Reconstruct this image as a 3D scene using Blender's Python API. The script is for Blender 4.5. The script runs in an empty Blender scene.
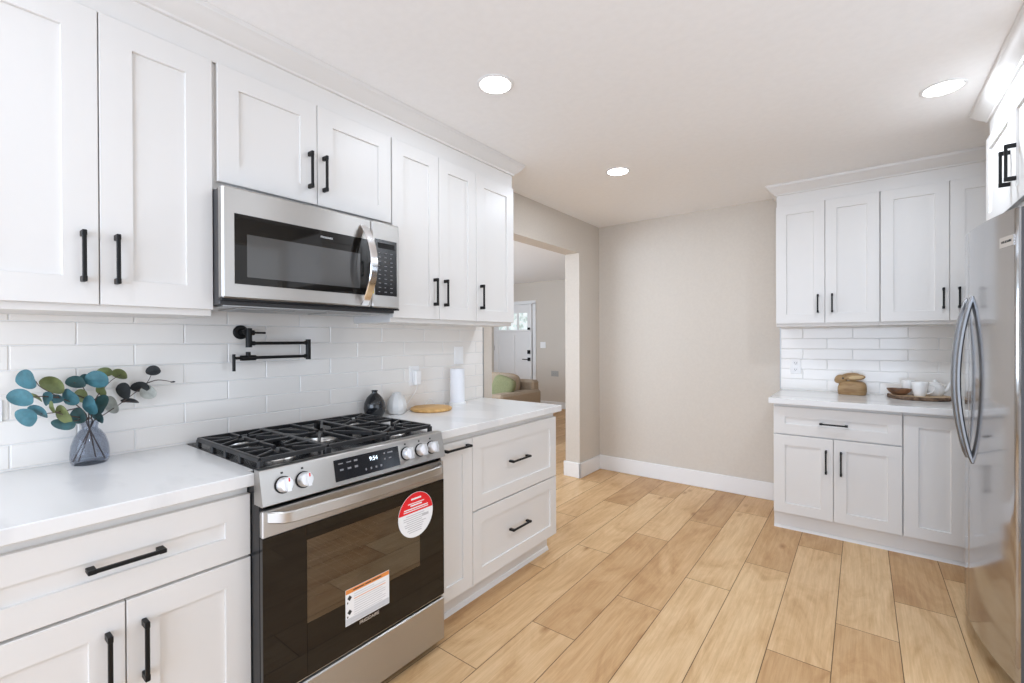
import bpy, bmesh, math, random
from mathutils import Vector, Matrix
random.seed(7)
S = bpy.context.scene
COL = S.collection
PI = math.pi

# ------------------------------------------------------------------ camera
CX, CY, CH, YAW, PIT, ROL, FPX = 2.1389, -.6394, 1.3247, .6537, -.0041, -.0040, 456.683
cam = bpy.data.cameras.new('camera'); camo = bpy.data.objects.new('camera', cam); COL.objects.link(camo)
F = Vector((-math.sin(YAW)*math.cos(PIT), math.cos(YAW)*math.cos(PIT), math.sin(PIT)))
R = Vector((math.cos(YAW), math.sin(YAW), 0)); U = R.cross(F)
R2 = R*math.cos(ROL) + U*math.sin(ROL); U2 = -R*math.sin(ROL) + U*math.cos(ROL)
M = Matrix((R2, U2, -F)).transposed().to_4x4(); M.translation = (CX, CY, CH)
camo.matrix_world = M
cam.sensor_fit = 'HORIZONTAL'; cam.sensor_width = 36; cam.lens = FPX/1024*36; cam.clip_start = .02
S.camera = camo

# ------------------------------------------------------------------ world, daylight, exposure
W = bpy.data.worlds.new('world'); S.world = W; W.use_nodes = True
W.node_tree.nodes['Background'].inputs[0].default_value = (.93, .96, 1, 1)
W.node_tree.nodes['Background'].inputs[1].default_value = 1.0
S.view_settings.view_transform = 'Standard'; S.view_settings.look = 'None'
S.view_settings.gamma = 1; S.view_settings.use_curve_mapping = False
S.view_settings.exposure = .17
S.cycles.diffuse_bounces = 8; S.cycles.max_bounces = 14; S.cycles.sample_clamp_indirect = 6
S.cycles.caustics_reflective = False; S.cycles.transparent_max_bounces = 32

def area(name, loc, direction, sx, sy, power, col=(1, 1, 1)):
    l = bpy.data.lights.new(name, 'AREA'); l.shape = 'RECTANGLE'; l.size = sx; l.size_y = sy; l.energy = power; l.color = col
    o = bpy.data.objects.new(name, l); COL.objects.link(o); o.location = loc
    o.rotation_euler = Vector(direction).to_track_quat('-Z', 'Y').to_euler()
    return o
# added fill lamps in unseen window openings; the right-hand sliding door is inferred
area('fill_back', (1.65, -2.97, 1.3), (0, 1, .05), 3.0, 2.0, 74, (.765, .925, 1.17))  # added window fill behind the camera, made tall for more low light
area('daylight_right', (3.31, .4, 1.2), (-1, .35, .8), 2.3, 2.0, 11, (.76, .93, 1.17))  # sliding-door daylight, turned upward to brighten the ceiling
area('fill_living', (-4.13, 3.2, 1.4), (1, .35, .9), 2.6, 1.6, 50, (.79, .94, 1.13))  # unseen west window added to light the living room
area('fill_south', (-2.4, .02, 1.35), (.15, 1, .5), 2.6, 1.7, 80, (.79, .94, 1.13))  # unseen window added to brighten the kitchen's far wall

# ------------------------------------------------------------------ materials
def mat(name, col, rough=.5, metal=0., spec=.5, coat=0., emit=None):
    m = bpy.data.materials.new(name); m.use_nodes = True
    b = m.node_tree.nodes['Principled BSDF']
    b.inputs['Base Color'].default_value = (*col, 1); b.inputs['Roughness'].default_value = rough
    b.inputs['Metallic'].default_value = metal; b.inputs['Specular IOR Level'].default_value = spec
    b.inputs['Coat Weight'].default_value = coat
    if emit:
        b.inputs['Emission Color'].default_value = (*emit[0], 1); b.inputs['Emission Strength'].default_value = emit[1]
    return m
def nt(m): return m.node_tree.nodes, m.node_tree.links, m.node_tree.nodes['Principled BSDF']
def noise_mix(m, c0, c1, scale, stretch=(1, 1, 1), lo=.35, hi=.65, detail=4, bump=0.):
    N, L, b = nt(m)
    tc = N.new('ShaderNodeTexCoord'); mp = N.new('ShaderNodeMapping'); mp.inputs['Scale'].default_value = stretch
    n = N.new('ShaderNodeTexNoise'); n.inputs['Scale'].default_value = scale; n.inputs['Detail'].default_value = detail
    r = N.new('ShaderNodeValToRGB'); r.color_ramp.elements[0].position = lo; r.color_ramp.elements[1].position = hi
    r.color_ramp.elements[0].color = (*c0, 1); r.color_ramp.elements[1].color = (*c1, 1)
    L.new(tc.outputs['Object'], mp.inputs[0]); L.new(mp.outputs[0], n.inputs['Vector'])
    L.new(n.outputs[0], r.inputs[0]); L.new(r.outputs[0], b.inputs['Base Color'])
    if bump:
        bp = N.new('ShaderNodeBump'); bp.inputs['Strength'].default_value = bump; bp.inputs['Distance'].default_value = .002
        L.new(n.outputs[0], bp.inputs['Height']); L.new(bp.outputs[0], b.inputs['Normal'])
    return m
def brushed(name, col, rough, stretch, amount=.08):
    m = mat(name, col, rough, 1.); N, L, b = nt(m)
    b.inputs['Anisotropic'].default_value = .8; b.inputs['Anisotropic Rotation'].default_value = .25 if stretch[2] > 2 else 0.
    tc = N.new('ShaderNodeTexCoord'); mp = N.new('ShaderNodeMapping'); mp.inputs['Scale'].default_value = stretch
    n = N.new('ShaderNodeTexNoise'); n.inputs['Scale'].default_value = 6; n.inputs['Detail'].default_value = 3
    mr = N.new('ShaderNodeMapRange'); mr.inputs['To Min'].default_value = rough-amount; mr.inputs['To Max'].default_value = rough+amount
    L.new(tc.outputs['Object'], mp.inputs[0]); L.new(mp.outputs[0], n.inputs['Vector'])
    L.new(n.outputs[0], mr.inputs['Value']); L.new(mr.outputs[0], b.inputs['Roughness'])
    return m

CAB = mat('white_cabinet_paint', (.72, .708, .69), .42)
WHITE = mat('white_trim_paint', (.78, .78, .78), .4)
CEIL = noise_mix(mat('ceiling_paint', (.88, .88, .88), .9), (.87, .87, .87), (.89, .89, .89), 30, bump=.12)
TAN = noise_mix(mat('greige_wall_paint', (.60, .55, .49), .85), (.588, .538, .478), (.608, .558, .496), 60, bump=.08)
TILE = mat('white_glazed_tile', (.80, .77, .73), .12, spec=.5)
GROUT = mat('pale_grout', (.74, .74, .74), .9)
QUARTZ = noise_mix(mat('white_quartz', (.75, .75, .75), .18), (.70, .70, .70), (.76, .76, .755), 2.2, (1, 2.4, 1), .40, .47, 8)
BLACK = mat('matt_black_metal', (.008, .008, .008), .4, spec=.22)
IRON = mat('cast_iron', (.013, .013, .014), .36, spec=.4)
ENAMEL = mat('black_enamel', (.008, .008, .009), .25, spec=.25)
STEEL = brushed('brushed_stainless', (.53, .515, .495), .36, (90, 1, 90))
STEELV = brushed('polished_stainless_door', (.50, .505, .52), .11, (60, 60, 1), .02)
STEELD = brushed('dark_brushed_handle', (.21, .21, .215), .3, (90, 1, 90), .04)
STEELSIDE = mat('grey_appliance_side', (.075, .075, .078), .6, spec=.25)
CHROME = mat('bright_chrome', (.82, .82, .83), .12, 1.)
KNOB = mat('satin_knob_metal', (.86, .86, .87), .3, .7)
BGLASS = mat('black_oven_glass', (.008, .007, .006), .035, spec=.42)
DGLASS = mat('black_display_glass', (.014, .014, .016), .12)
MWIN = mat('microwave_screen', (.055, .055, .055), .10, spec=.8, coat=.5)
GLOW = mat('lamp_diffuser', (1, 1, 1), .5, emit=((1, .98, .95), 9.))
LED = mat('clock_digits', (.7, .85, 1), .5, emit=((.75, .88, 1), 1.6))
MARK = mat('pale_print', (.55, .56, .58), .5)
KEYMARK = mat('dim_key_print', (.22, .22, .23), .5)
PRINT = mat('grey_print', (.55, .55, .56), .6)
INK = mat('dark_print', (.03, .03, .03), .6)
PAPER = mat('white_label_paper', (.86, .87, .88), .5)
RED = mat('red_label_paper', (.78, .012, .02), .45)
ORANGE = mat('orange_label_band', (.75, .27, .06), .5)
OAK = noise_mix(mat('acacia_board', (.6, .36, .12), .5), (.50, .27, .075), (.68, .42, .16), 10, (1, 5, 1))
def glassy(name, tint, rough=.0, mixf=None, ior=None, cap=1.):
    m = bpy.data.materials.new(name); m.use_nodes = True; N = m.node_tree.nodes; L = m.node_tree.links; N.clear()
    out = N.new('ShaderNodeOutputMaterial'); mx = N.new('ShaderNodeMixShader'); tr = N.new('ShaderNodeBsdfTransparent'); gl = N.new('ShaderNodeBsdfGlossy')
    if ior is None: ior = 1.5
    tr.inputs[0].default_value = (*tint, 1); gl.inputs['Roughness'].default_value = rough
    lw = N.new('ShaderNodeFresnel'); lw.inputs[0].default_value = ior
    ad = N.new('ShaderNodeMath'); ad.operation = 'ADD'; ad.inputs[1].default_value = mixf or 0.
    ad.use_clamp = True
    mn = N.new('ShaderNodeMath'); mn.operation = 'MINIMUM'; mn.inputs[1].default_value = cap
    L.new(lw.outputs[0], ad.inputs[0]); L.new(ad.outputs[0], mn.inputs[0]); L.new(mn.outputs[0], mx.inputs[0]); L.new(tr.outputs[0], mx.inputs[1]); L.new(gl.outputs[0], mx.inputs[2]); L.new(mx.outputs[0], out.inputs[0])
    return m
SMOKE = glassy('smoked_glass', (.78, .80, .84), .02, None, 1.4, .30)
SMOKEIN = glassy('smoked_glass_inside', (.84, .86, .89), .05, None, 1.2, .06)
PANE = glassy('clear_glass', (.95, .96, .96), .0)
OVENPANE = glassy('brown_oven_pane', (.30, .24, .20), .03, .16)
CAVITY = mat('oven_enamel', (.05, .042, .038), .4)
RACK = mat('chromed_rack', (.75, .73, .7), .3, .9)

# ------------------------------------------------------------------ mesh collector
class G:
    def __init__(s): s.v = []; s.f = []; s.m = []; s.mi = 0
    def add(s, vs, fs):
        b = len(s.v); s.v += [tuple(p) for p in vs]
        for f in fs: s.f.append([i+b for i in f]); s.m.append(s.mi)
        return s
    def mat(s, i): s.mi = i; return s
    def box(s, x0, x1, y0, y1, z0, z1, c=0.):
        lo = (min(x0, x1), min(y0, y1), min(z0, z1)); hi = (max(x0, x1), max(y0, y1), max(z0, z1))
        if c <= 0:
            vs = [(lo[0] if i & 1 == 0 else hi[0], lo[1] if i & 2 == 0 else hi[1], lo[2] if i & 4 == 0 else hi[2]) for i in range(8)]
            return s.add(vs, [(0, 2, 3, 1), (4, 5, 7, 6), (0, 1, 5, 4), (2, 6, 7, 3), (0, 4, 6, 2), (1, 3, 7, 5)])
        vs = []; idx = {}
        for sx in (0, 1):
            for sy in (0, 1):
                for sz in (0, 1):
                    q = (hi[0] if sx else lo[0], hi[1] if sy else lo[1], hi[2] if sz else lo[2])
                    d = (-c if sx else c, -c if sy else c, -c if sz else c)
                    for a in range(3):
                        idx[(sx, sy, sz, a)] = len(vs)
                        vs.append(tuple(q[k] + (0 if k == a else d[k]) for k in range(3)))
        fs = []
        I = lambda sg, a: idx[(sg[0], sg[1], sg[2], a)]
        for a in range(3):
            b, c2 = [k for k in range(3) if k != a]
            for sa in (0, 1):
                f = []
                for (p, q) in ((0, 0), (1, 0), (1, 1), (0, 1)):
                    sg = [0, 0, 0]; sg[a] = sa; sg[b] = p; sg[c2] = q; f.append(I(sg, a))
                fs.append(f)
        for a in range(3):                       # edges along axis a
            b, c2 = [k for k in range(3) if k != a]
            for p in (0, 1):
                for q in (0, 1):
                    g0 = [0, 0, 0]; g0[b] = p; g0[c2] = q; g1 = list(g0); g1[a] = 1
                    fs.append([I(g0, b), I(g0, c2), I(g1, c2), I(g1, b)])
        for sx in (0, 1):
            for sy in (0, 1):
                for sz in (0, 1): fs.append([I((sx, sy, sz), a) for a in range(3)])
        return s.add(vs, fs)
    def cyl(s, p0, p1, r0, r1=None, n=24): return s.tube([p0, p1], [r0, r0 if r1 is None else r1], n)
    def tube(s, pts, r, n=12, caps=True):
        pts = [Vector(p) for p in pts]; rs = r if isinstance(r, (list, tuple)) else [r]*len(pts)
        ts = []
        for i in range(len(pts)):
            d = (pts[min(i+1, len(pts)-1)]-pts[max(i-1, 0)])
            ts.append(d.normalized())
        ref = Vector((0, 0, 1)) if abs(ts[0].z) < .9 else Vector((1, 0, 0))
        vs = []; fs = []; nrm = (ref-ts[0]*ref.dot(ts[0])).normalized()
        for i, p in enumerate(pts):
            nrm = (nrm-ts[i]*nrm.dot(ts[i])).normalized(); bn = ts[i].cross(nrm)
            for k in range(n):
                a = 2*PI*k/n; vs.append(p+(nrm*math.cos(a)+bn*math.sin(a))*rs[i])
        for i in range(len(pts)-1):
            for k in range(n): fs.append((i*n+k, i*n+(k+1) % n, (i+1)*n+(k+1) % n, (i+1)*n+k))
        if caps: fs.append(tuple(range(n-1, -1, -1))); fs.append(tuple((len(pts)-1)*n+k for k in range(n)))
        return s.add(vs, fs)
    def ribbon(s, pts, wide, w, t):
        """rectangular section bar; 'wide' is the direction of width w"""
        pts = [Vector(p) for p in pts]; wide = Vector(wide).normalized(); vs = []; fs = []
        for i, p in enumerate(pts):
            d = (pts[min(i+1, len(pts)-1)]-pts[max(i-1, 0)]).normalized(); nn = d.cross(wide).normalized()
            c = min(w, t)*.28
            for a, b in ((w/2-c, t/2), (w/2, t/2-c), (w/2, -t/2+c), (w/2-c, -t/2), (-w/2+c, -t/2), (-w/2, -t/2+c), (-w/2, t/2-c), (-w/2+c, t/2)): vs.append(p+wide*a+nn*b)
        for i in range(len(pts)-1):
            for k in range(8): fs.append((i*8+k, i*8+(k+1) % 8, (i+1)*8+(k+1) % 8, (i+1)*8+k))
        fs.append(tuple(range(8))); fs.append(tuple((len(pts)-1)*8+k for k in range(8)))
        return s.add(vs, fs)
    def lathe(s, prof, c=(0, 0, 0), n=36, sy=1.):
        vs = []; fs = []
        for r, z in prof:
            for k in range(n):
                a = 2*PI*k/n; vs.append((c[0]+r*math.cos(a), c[1]+r*math.sin(a)*sy, c[2]+z))
        for i in range(len(prof)-1):
            for k in range(n): fs.append((i*n+k, i*n+(k+1) % n, (i+1)*n+(k+1) % n, (i+1)*n+k))
        if prof[0][0] > 0: fs.append(tuple(range(n-1, -1, -1)))
        if prof[-1][0] > 0: fs.append(tuple((len(prof)-1)*n+k for k in range(n)))
        return s.add(vs, fs)
    def prism(s, poly, axis, a0, a1):
        """poly: list of 2D points in the two other axes (in order), extruded along axis"""
        vs = []
        for a in (a0, a1):
            for p, q in poly: vs.append({'x': (a, p, q), 'y': (p, a, q), 'z': (p, q, a)}[axis])
        n = len(poly)
        fs = [tuple(range(n)), tuple(range(2*n-1, n-1, -1))] + [(k, (k+1) % n, n+(k+1) % n, n+k) for k in range(n)]
        return s.add(vs, fs)
    def ell(s, c, r, n=20, m=12, rot=None):
        vs = []; fs = []; c = Vector(c)
        for i in range(m+1):
            t = PI*i/m
            for k in range(n):
                a = 2*PI*k/n; p = Vector((r[0]*math.sin(t)*math.cos(a), r[1]*math.sin(t)*math.sin(a), r[2]*math.cos(t)))
                if rot: p = rot @ p
                vs.append(c+p)
        for i in range(m):
            for k in range(n): fs.append((i*n+k, i*n+(k+1) % n, (i+1)*n+(k+1) % n, (i+1)*n+k))
        return s.add(vs, fs)
    def pillow(s, c, rx, ry, rz, e=.35, rot=None, n=28, m=16):
        vs = []; fs = []; c = Vector(c); sg = lambda v, p: math.copysign(abs(v)**p, v)
        for i in range(m+1):
            t = -PI/2+PI*i/m
            for k in range(n):
                a = 2*PI*k/n
                p = Vector((rx*sg(math.cos(t), .6)*sg(math.cos(a), e), ry*sg(math.sin(t), .6), rz*sg(math.cos(t), .6)*sg(math.sin(a), e)))
                if rot: p = rot @ p
                vs.append(c+p)
        for i in range(m):
            for k in range(n): fs.append((i*n+k, i*n+(k+1) % n, (i+1)*n+(k+1) % n, (i+1)*n+k))
        return s.add(vs, fs)
    def build(s, name, mats, parent=None, ang=35, loc=None, weld=True, recalc=True):
        me = bpy.data.meshes.new(name); me.from_pydata(s.v, [], s.f)
        mats = mats if isinstance(mats, (list, tuple)) else [mats]
        for m in mats: me.materials.append(m)
        me.polygons.foreach_set('material_index', s.m)
        bm = bmesh.new(); bm.from_mesh(me)
        if weld: bmesh.ops.remove_doubles(bm, verts=bm.verts, dist=1e-6)
        if recalc: bmesh.ops.recalc_face_normals(bm, faces=bm.faces)
        bm.to_mesh(me); bm.free()
        me.polygons.foreach_set('use_smooth', [True]*len(me.polygons)); me.set_sharp_from_angle(angle=math.radians(ang))
        o = bpy.data.objects.new(name, me); COL.objects.link(o)
        if parent: o.parent = parent
        if loc: o.location = loc
        return o

def thing(name, label, cat, loc=(0, 0, 0), rz=0., group=None):
    o = bpy.data.objects.new(name, None); COL.objects.link(o); o.empty_display_size = .05
    o.location = loc; o.rotation_euler = (0, 0, rz); return tag(o, label, cat, group)
def tag(o, label, cat, group=None):
    o['label'] = label; o['category'] = cat
    if group: o['group'] = group
    return o
def struct(o): o['kind'] = 'structure'; return o
def dup(root, loc, label, group=None):
    r = root.copy(); COL.objects.link(r); r.location = loc; r['label'] = label
    if group: r['group'] = group
    for ch in list(root.children):
        c = ch.copy(); COL.objects.link(c); c.parent = r
        for g in list(ch.children):
            d = g.copy(); COL.objects.link(d); d.parent = c
    return r
def text_into(g, txt, size, org, ux, uy, depth=.0004, squeeze=1.):
    cu = bpy.data.curves.new('lettering', 'FONT'); cu.body = txt; cu.size = size; cu.align_x = 'CENTER'; cu.align_y = 'CENTER'; cu.extrude = depth
    o = bpy.data.objects.new('lettering', cu); COL.objects.link(o)
    dg = bpy.context.evaluated_depsgraph_get(); me = bpy.data.meshes.new_from_object(o.evaluated_get(dg))
    ux = Vector(ux).normalized(); uy = Vector(uy).normalized(); un = ux.cross(uy); org = Vector(org)
    g.add([org+ux*v.co.x*squeeze+uy*v.co.y+un*v.co.z for v in me.vertices], [list(p.vertices) for p in me.polygons])
    bpy.data.objects.remove(o); bpy.data.curves.remove(cu); bpy.data.meshes.remove(me)
    return g

# ------------------------------------------------------------------ room shell
YF = 3.6252; ZC = 2.467; XR = 3.28; YB = -3.0
YO0, YO1, ZH, TW = 1.91, 3.21, 2.148, .155
def build_floor():
    m = bpy.data.materials.new('oak_planks'); m.use_nodes = True; N, L, b = nt(m)
    at = N.new('ShaderNodeAttribute'); at.attribute_name = 'plank'           # r: tone, g,b: offsets
    sep = N.new('ShaderNodeSeparateColor'); L.new(at.outputs['Color'], sep.inputs[0])
    tc = N.new('ShaderNodeTexCoord')
    off = N.new('ShaderNodeVectorMath'); off.operation = 'SCALE'; off.inputs['Scale'].default_value = 37.
    L.new(at.outputs['Color'], off.inputs[0])
    ad = N.new('ShaderNodeVectorMath'); L.new(tc.outputs['Object'], ad.inputs[0]); L.new(off.outputs[0], ad.inputs[1])
    def noise(scale, st, detail=5, dist=0., rough=.55):
        mp = N.new('ShaderNodeMapping'); mp.inputs['Scale'].default_value = st; L.new(ad.outputs[0], mp.inputs[0])
        n = N.new('ShaderNodeTexNoise'); n.inputs['Scale'].default_value = scale; n.inputs['Detail'].default_value = detail
        n.inputs['Distortion'].default_value = dist; n.inputs['Roughness'].default_value = rough; L.new(mp.outputs[0], n.inputs['Vector']); return n
    def ramp(src, stops):
        r = N.new('ShaderNodeValToRGB'); e = r.color_ramp.elements
        while len(e) < len(stops): e.new(.5)
        for k, (p, c) in enumerate(stops): e[k].position = p; e[k].color = (*c, 1)
        L.new(src, r.inputs[0]); return r
    def mix(kind, fac, a, c):
        x = N.new('ShaderNodeMix'); x.data_type = 'RGBA'; x.blend_type = kind
        if isinstance(fac, (int, float)): x.inputs[0].default_value = fac
        else: L.new(fac, x.inputs[0])
        L.new(a, x.inputs[6]); L.new(c, x.inputs[7]); return x.outputs[2]
    tone = ramp(sep.outputs[0], [(0, (.48, .285, .135)), (.5, (.66, .43, .225)), (1, (.77, .55, .318))])
    broad = ramp(noise(3.0, (1.9, .6, 1), 5, 1.6, .62).outputs[0], [(.33, (.74, .64, .53)), (.46, (.90, .85, .78)), (.60, (1, 1, 1))])
    grain = ramp(noise(13, (8, .3, 1), 9, .5, .75).outputs[0], [(.38, (.80, .73, .64)), (.60, (1, 1, 1))])
    # cathedral grain rings: distance field around the plank's own axis, distorted
    wv = N.new('ShaderNodeTexWave'); wv.wave_type = 'BANDS'; wv.bands_direction = 'X'; wv.inputs['Scale'].default_value = 5; wv.inputs['Distortion'].default_value = 9; wv.inputs['Detail'].default_value = 2; wv.inputs['Detail Scale'].default_value = .7
    mpw = N.new('ShaderNodeMapping'); mpw.inputs['Scale'].default_value = (1.5, .35, 1); L.new(ad.outputs[0], mpw.inputs[0]); L.new(mpw.outputs[0], wv.inputs['Vector'])
    rings = ramp(wv.outputs[1], [(0, (.90, .87, .83)), (.6, (1, 1, 1))])
    vo = N.new('ShaderNodeTexVoronoi'); vo.inputs['Scale'].default_value = 4.3
    mpv = N.new('ShaderNodeMapping'); mpv.inputs['Scale'].default_value = (1.35, .55, 1); L.new(ad.outputs[0], mpv.inputs[0]); L.new(mpv.outputs[0], vo.inputs['Vector'])
    knot = ramp(vo.outputs[0], [(.0, (.40, .28, .19)), (.05, (.72, .62, .52)), (.14, (1, 1, 1))])
    c = mix('MULTIPLY', .8, tone.outputs[0], broad.outputs[0]); c = mix('MULTIPLY', .7, c, grain.outputs[0])
    c = mix('MULTIPLY', .35, c, rings.outputs[0]); c = mix('MULTIPLY', .9, c, knot.outputs[0])
    L.new(c, b.inputs['Base Color']); b.inputs['Roughness'].default_value = .42; b.inputs['Specular IOR Level'].default_value = .4
    dark = mat('plank_seam', (.16, .095, .045), .8)
    g = G(); cols = []; w = .2267; ln = 1.231; gap = .0016
    # tones read off the photograph, keyed by (column, plank index); the first is darkened for cabinet shade
    T = {(-1, 0): .4, (-1, 1): .8, (-1, 2): .3, (0, 0): .75, (0, 1): .85, (0, 2): .4, (1, -1): .7, (1, 0): .42, (1, 1): .78, (2, 0): .5, (2, 1): .48, (2, 2): .25,
         (3, 0): .88, (3, 1): .85, (3, 2): .5, (4, 0): .92, (4, 1): .38, (5, 0): .4, (5, 1): .78, (5, 2): .35, (6, 0): .38, (6, 1): .9, (7, 0): .86, (7, 1): .36, (8, 0): .7, (8, 1): .82, (8, 2): .2, (0, -1): .6, (2, -1): .8, (3, -1): .5}
    for k in range(-24, 13):
        x0 = .681+w*k; ph = 1.562+.393*((k-2) % 3)
        for j in range(-4, 6):
            y0 = ph+ln*j; y1 = y0+ln
            if y1 < YB or y0 > 7.1: continue
            t = T.get((k, j+1), random.uniform(.2, .9)); a, bb = random.random(), random.random()
            g.add([(x0+gap, y0+gap, 0), (x0+w-gap, y0+gap, 0), (x0+w-gap, y1-gap, 0), (x0+gap, y1-gap, 0)], [(0, 1, 2, 3)])
            cols += [(t, a, bb, 1)]
    nq = len(cols)
    g.mat(1).add([(-4.8, YB-.05, -.002), (XR+.3, YB-.05, -.002), (XR+.3, 7.2, -.002), (-4.8, 7.2, -.002)], [(0, 1, 2, 3)])
    o = g.build('floor', [m, dark], weld=False, recalc=False)
    me = o.data; at_ = me.attributes.new('plank', 'FLOAT_COLOR', 'FACE')
    for i in range(len(me.polygons)): at_.data[i].color = cols[i] if i < nq else (0, 0, 0, 1)
    struct(o)
build_floor()
struct(G().box(-TW, XR+.1, YB-.1, 3.8, ZC, ZC+.1).box(-4.4, -TW, -.15, 7.0, ZC, ZC+.1).build('ceiling', CEIL))
g = G().box(-TW, 0, YB, YO0, 0, ZC).box(-TW, 0, YO0, YO1, ZH, ZC).box(-TW, 0, YO1, YF+.12, 0, ZC)
wall_left = struct(g.build('wall_left', TAN))
wall_far = struct(G().box(0, XR+.1, YF, YF+.12, 0, ZC).build('wall_back', TAN))
struct(G().box(XR, XR+.1, 1.58, YF, 0, ZC).box(XR, XR+.1, YB, -.8, 0, ZC).box(XR, XR+.1, -.8, 1.58, 2.23, ZC).build('wall_right', TAN))
struct(G().box(0, .12, YB-.1, YB, 0, ZC).box(3.17, XR+.1, YB-.1, YB, 0, ZC).box(.12, 3.17, YB-.1, YB, 0, .28).box(.12, 3.17, YB-.1, YB, 2.33, ZC).build('wall_front', TAN))
# living room
YL = 6.85; XL = -4.15
struct(G().box(XL-.12, -TW, YL, YL+.1, 0, ZC).build('wall_far', TAN))
struct(G().box(XL-.12, XL, -.1, 1.85, 0, ZC).box(XL-.12, XL, 4.55, YL, 0, ZC).box(XL-.12, XL, 1.85, 4.55, 0, .55).box(XL-.12, XL, 1.85, 4.55, 2.25, ZC).build('wall_west', TAN))
struct(G().box(XL, -3.8, -.1, 0, 0, ZC).box(-1.0, -TW, -.1, 0, 0, ZC).box(-3.8, -1.0, -.1, 0, 0, .45).box(-3.8, -1.0, -.1, 0, 2.25, ZC).build('wall_south', TAN))
struct(G().box(-TW-.001, -TW+.05, YF+.12, YL, 0, ZC).build('wall_east', TAN))
# baseboards
bh, bt = .143, .016
def bb(name, boxes):
    g = G()
    for q in boxes: g.box(*q, c=.004)
    return struct(g.build(name, WHITE))
bb('baseboard_back', [(0, 1.66, YF-bt, YF, 0, bh)])
bb('baseboard_left', [(0, bt, YO1-bt, YF-bt, 0, bh), (-TW-bt, bt, YO1-bt, YO1, 0, bh)])
bb('baseboard_far', [(-3.0+.03, -TW, YL-bt, YL, 0, .125)])
# corner edge of the tiled wall
struct(G().box(0, .0115, 1.803, 1.809, .915, 1.41).build('trim_1', mat('tile_edge_strip', (.45, .45, .45), .4, .8)))
struct(G().box(1.6125, 1.6185, YF-.0115, YF, .915, 1.415).build('trim_2', mat('far_tile_edge_strip', (.45, .45, .45), .4, .8)))

# ------------------------------------------------------------------ tiles
def tiles(name, along, a0, a1, zs, phase, L_, parent, side):
    g = G(); n0 = 0; gr = .0014; t = .0085; c = .0022
    def put(lo, hi, z0, z1, mi):
        g.mat(mi)
        if side == 'x': g.box(.0006 if mi else 0, t if mi == 0 else .006, lo, hi, z0, z1, c if mi == 0 else 0)
        else: g.box(lo, hi, YF-(t if mi == 0 else .006), YF, z0, z1, c if mi == 0 else 0)
    put(a0, a1, zs[0], zs[-1], 1)
    for r in range(len(zs)-1):
        z0, z1 = zs[r]+gr, zs[r+1]-gr
        s = phase+(L_/2 if r % 2 else 0); s -= L_*math.ceil((s-a0)/L_)
        while s < a1:
            lo, hi = max(s+gr, a0), min(s+L_-gr, a1)
            if hi-lo > .012: put(lo, hi, z0, z1, 0)
            s += L_
    return g.build(name, [TILE, GROUT], parent, ang=20)
zl = [.915, .9215, .999, 1.0775, 1.156, 1.2335, 1.3125, 1.391, 1.469]
# row index parity: row [1.3125,1.391] has joints at .007, row below at .163
tiles('backsplash', 'y', -.66, 1.803, zl, .007, .3125, wall_left, 'x')
zf = [.915, .925, 1.004, 1.083, 1.162, 1.243, 1.324, 1.404, 1.43]
tiles('backsplash', 'x', 1.6185, XR, zf, 1.77, .3145, wall_far, 'y')

# ------------------------------------------------------------------ cabinets
def shaker(g, x0, x1, z0, z1, rail=.068, t=.02, rec=.0085):
    """door slab with a recessed flat panel; front at y=0"""
    b = .0016
    ox = [(x0, z0), (x1, z0), (x1, z1), (x0, z1)]
    def ring(d, y): return [(x0+d, y, z0+d), (x1-d, y, z0+d), (x1-d, y, z1-d), (x0+d, y, z1-d)]
    rings = [ring(0, t), ring(0, b), ring(b, 0), ring(rail, 0), ring(rail+.0015, rec)]
    vs = [p for r in rings for p in r]; fs = [(3, 2, 1, 0)]
    for i in range(len(rings)-1):
        for k in range(4): fs.append((i*4+k, i*4+(k+1) % 4, (i+1)*4+(k+1) % 4, (i+1)*4+k))
    fs.append(tuple(len(vs)-4+k for k in range(4)))
    return g.add(vs, fs)
def pull(parent, ori, x, z, ln, mesh_cache={}):
    key = (ori, round(ln, 3))
    if key in mesh_cache:
        o = bpy.data.objects.new('handle', mesh_cache[key]); COL.objects.link(o); o.parent = parent; o.location = (x, 0, z); return o
    g = G(); w = .0048; h = ln/2
    if ori == 'v':
        g.box(-w, w, -.034, -.024, -h, h, .0015); g.box(-w-.0008, w+.0008, -.0345, 0, h-.017, h, .0015); g.box(-w-.0008, w+.0008, -.0345, 0, -h, -h+.017, .0015)
    else:
        g.box(-h, h, -.034, -.024, -w, w, .0015); g.box(h-.017, h, -.0345, 0, -w-.0008, w+.0008, .0015); g.box(-h, -h+.017, -.0345, 0, -w-.0008, w+.0008, .0015)
    o = g.build('handle', BLACK, parent, loc=(x, 0, z)); mesh_cache[key] = o.data; return o
def cabinet(name, label, loc, rz, width, depth, z0, z1, fronts, toe=None, cat='cabinet', frieze=None, inset=.0003, group=None, rail=.068):
    """local x runs to the right seen from the front, local y goes back, door faces lie on y=0"""
    t = thing(name, label, cat, loc, rz, group)
    g = G().box(inset, width-inset, .021, depth, z0, z1, .0015)
    g.build('carcass', CAB, t)
    if toe:
        g = G().box(toe[1], width-toe[2], toe[0], depth-.02, 0, z0+.001)
        g.prism([(toe[0]-.012, 0), (toe[0], 0), (toe[0], .022), (toe[0]-.006, .018)], 'x', toe[1], width-toe[2])
        g.build('toe_kick', CAB, t)
    for kind, a, b, c, d, h in fronts:
        o = shaker(G(), a, b, c, d, rail).build(kind, CAB, t, ang=25)
        if h: pull(o, *h)
    return t
UPT, UPB = 2.306, 1.434
LX, LR = .3366, math.pi/2        # left uppers door plane, rotation
gp = .0015
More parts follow.
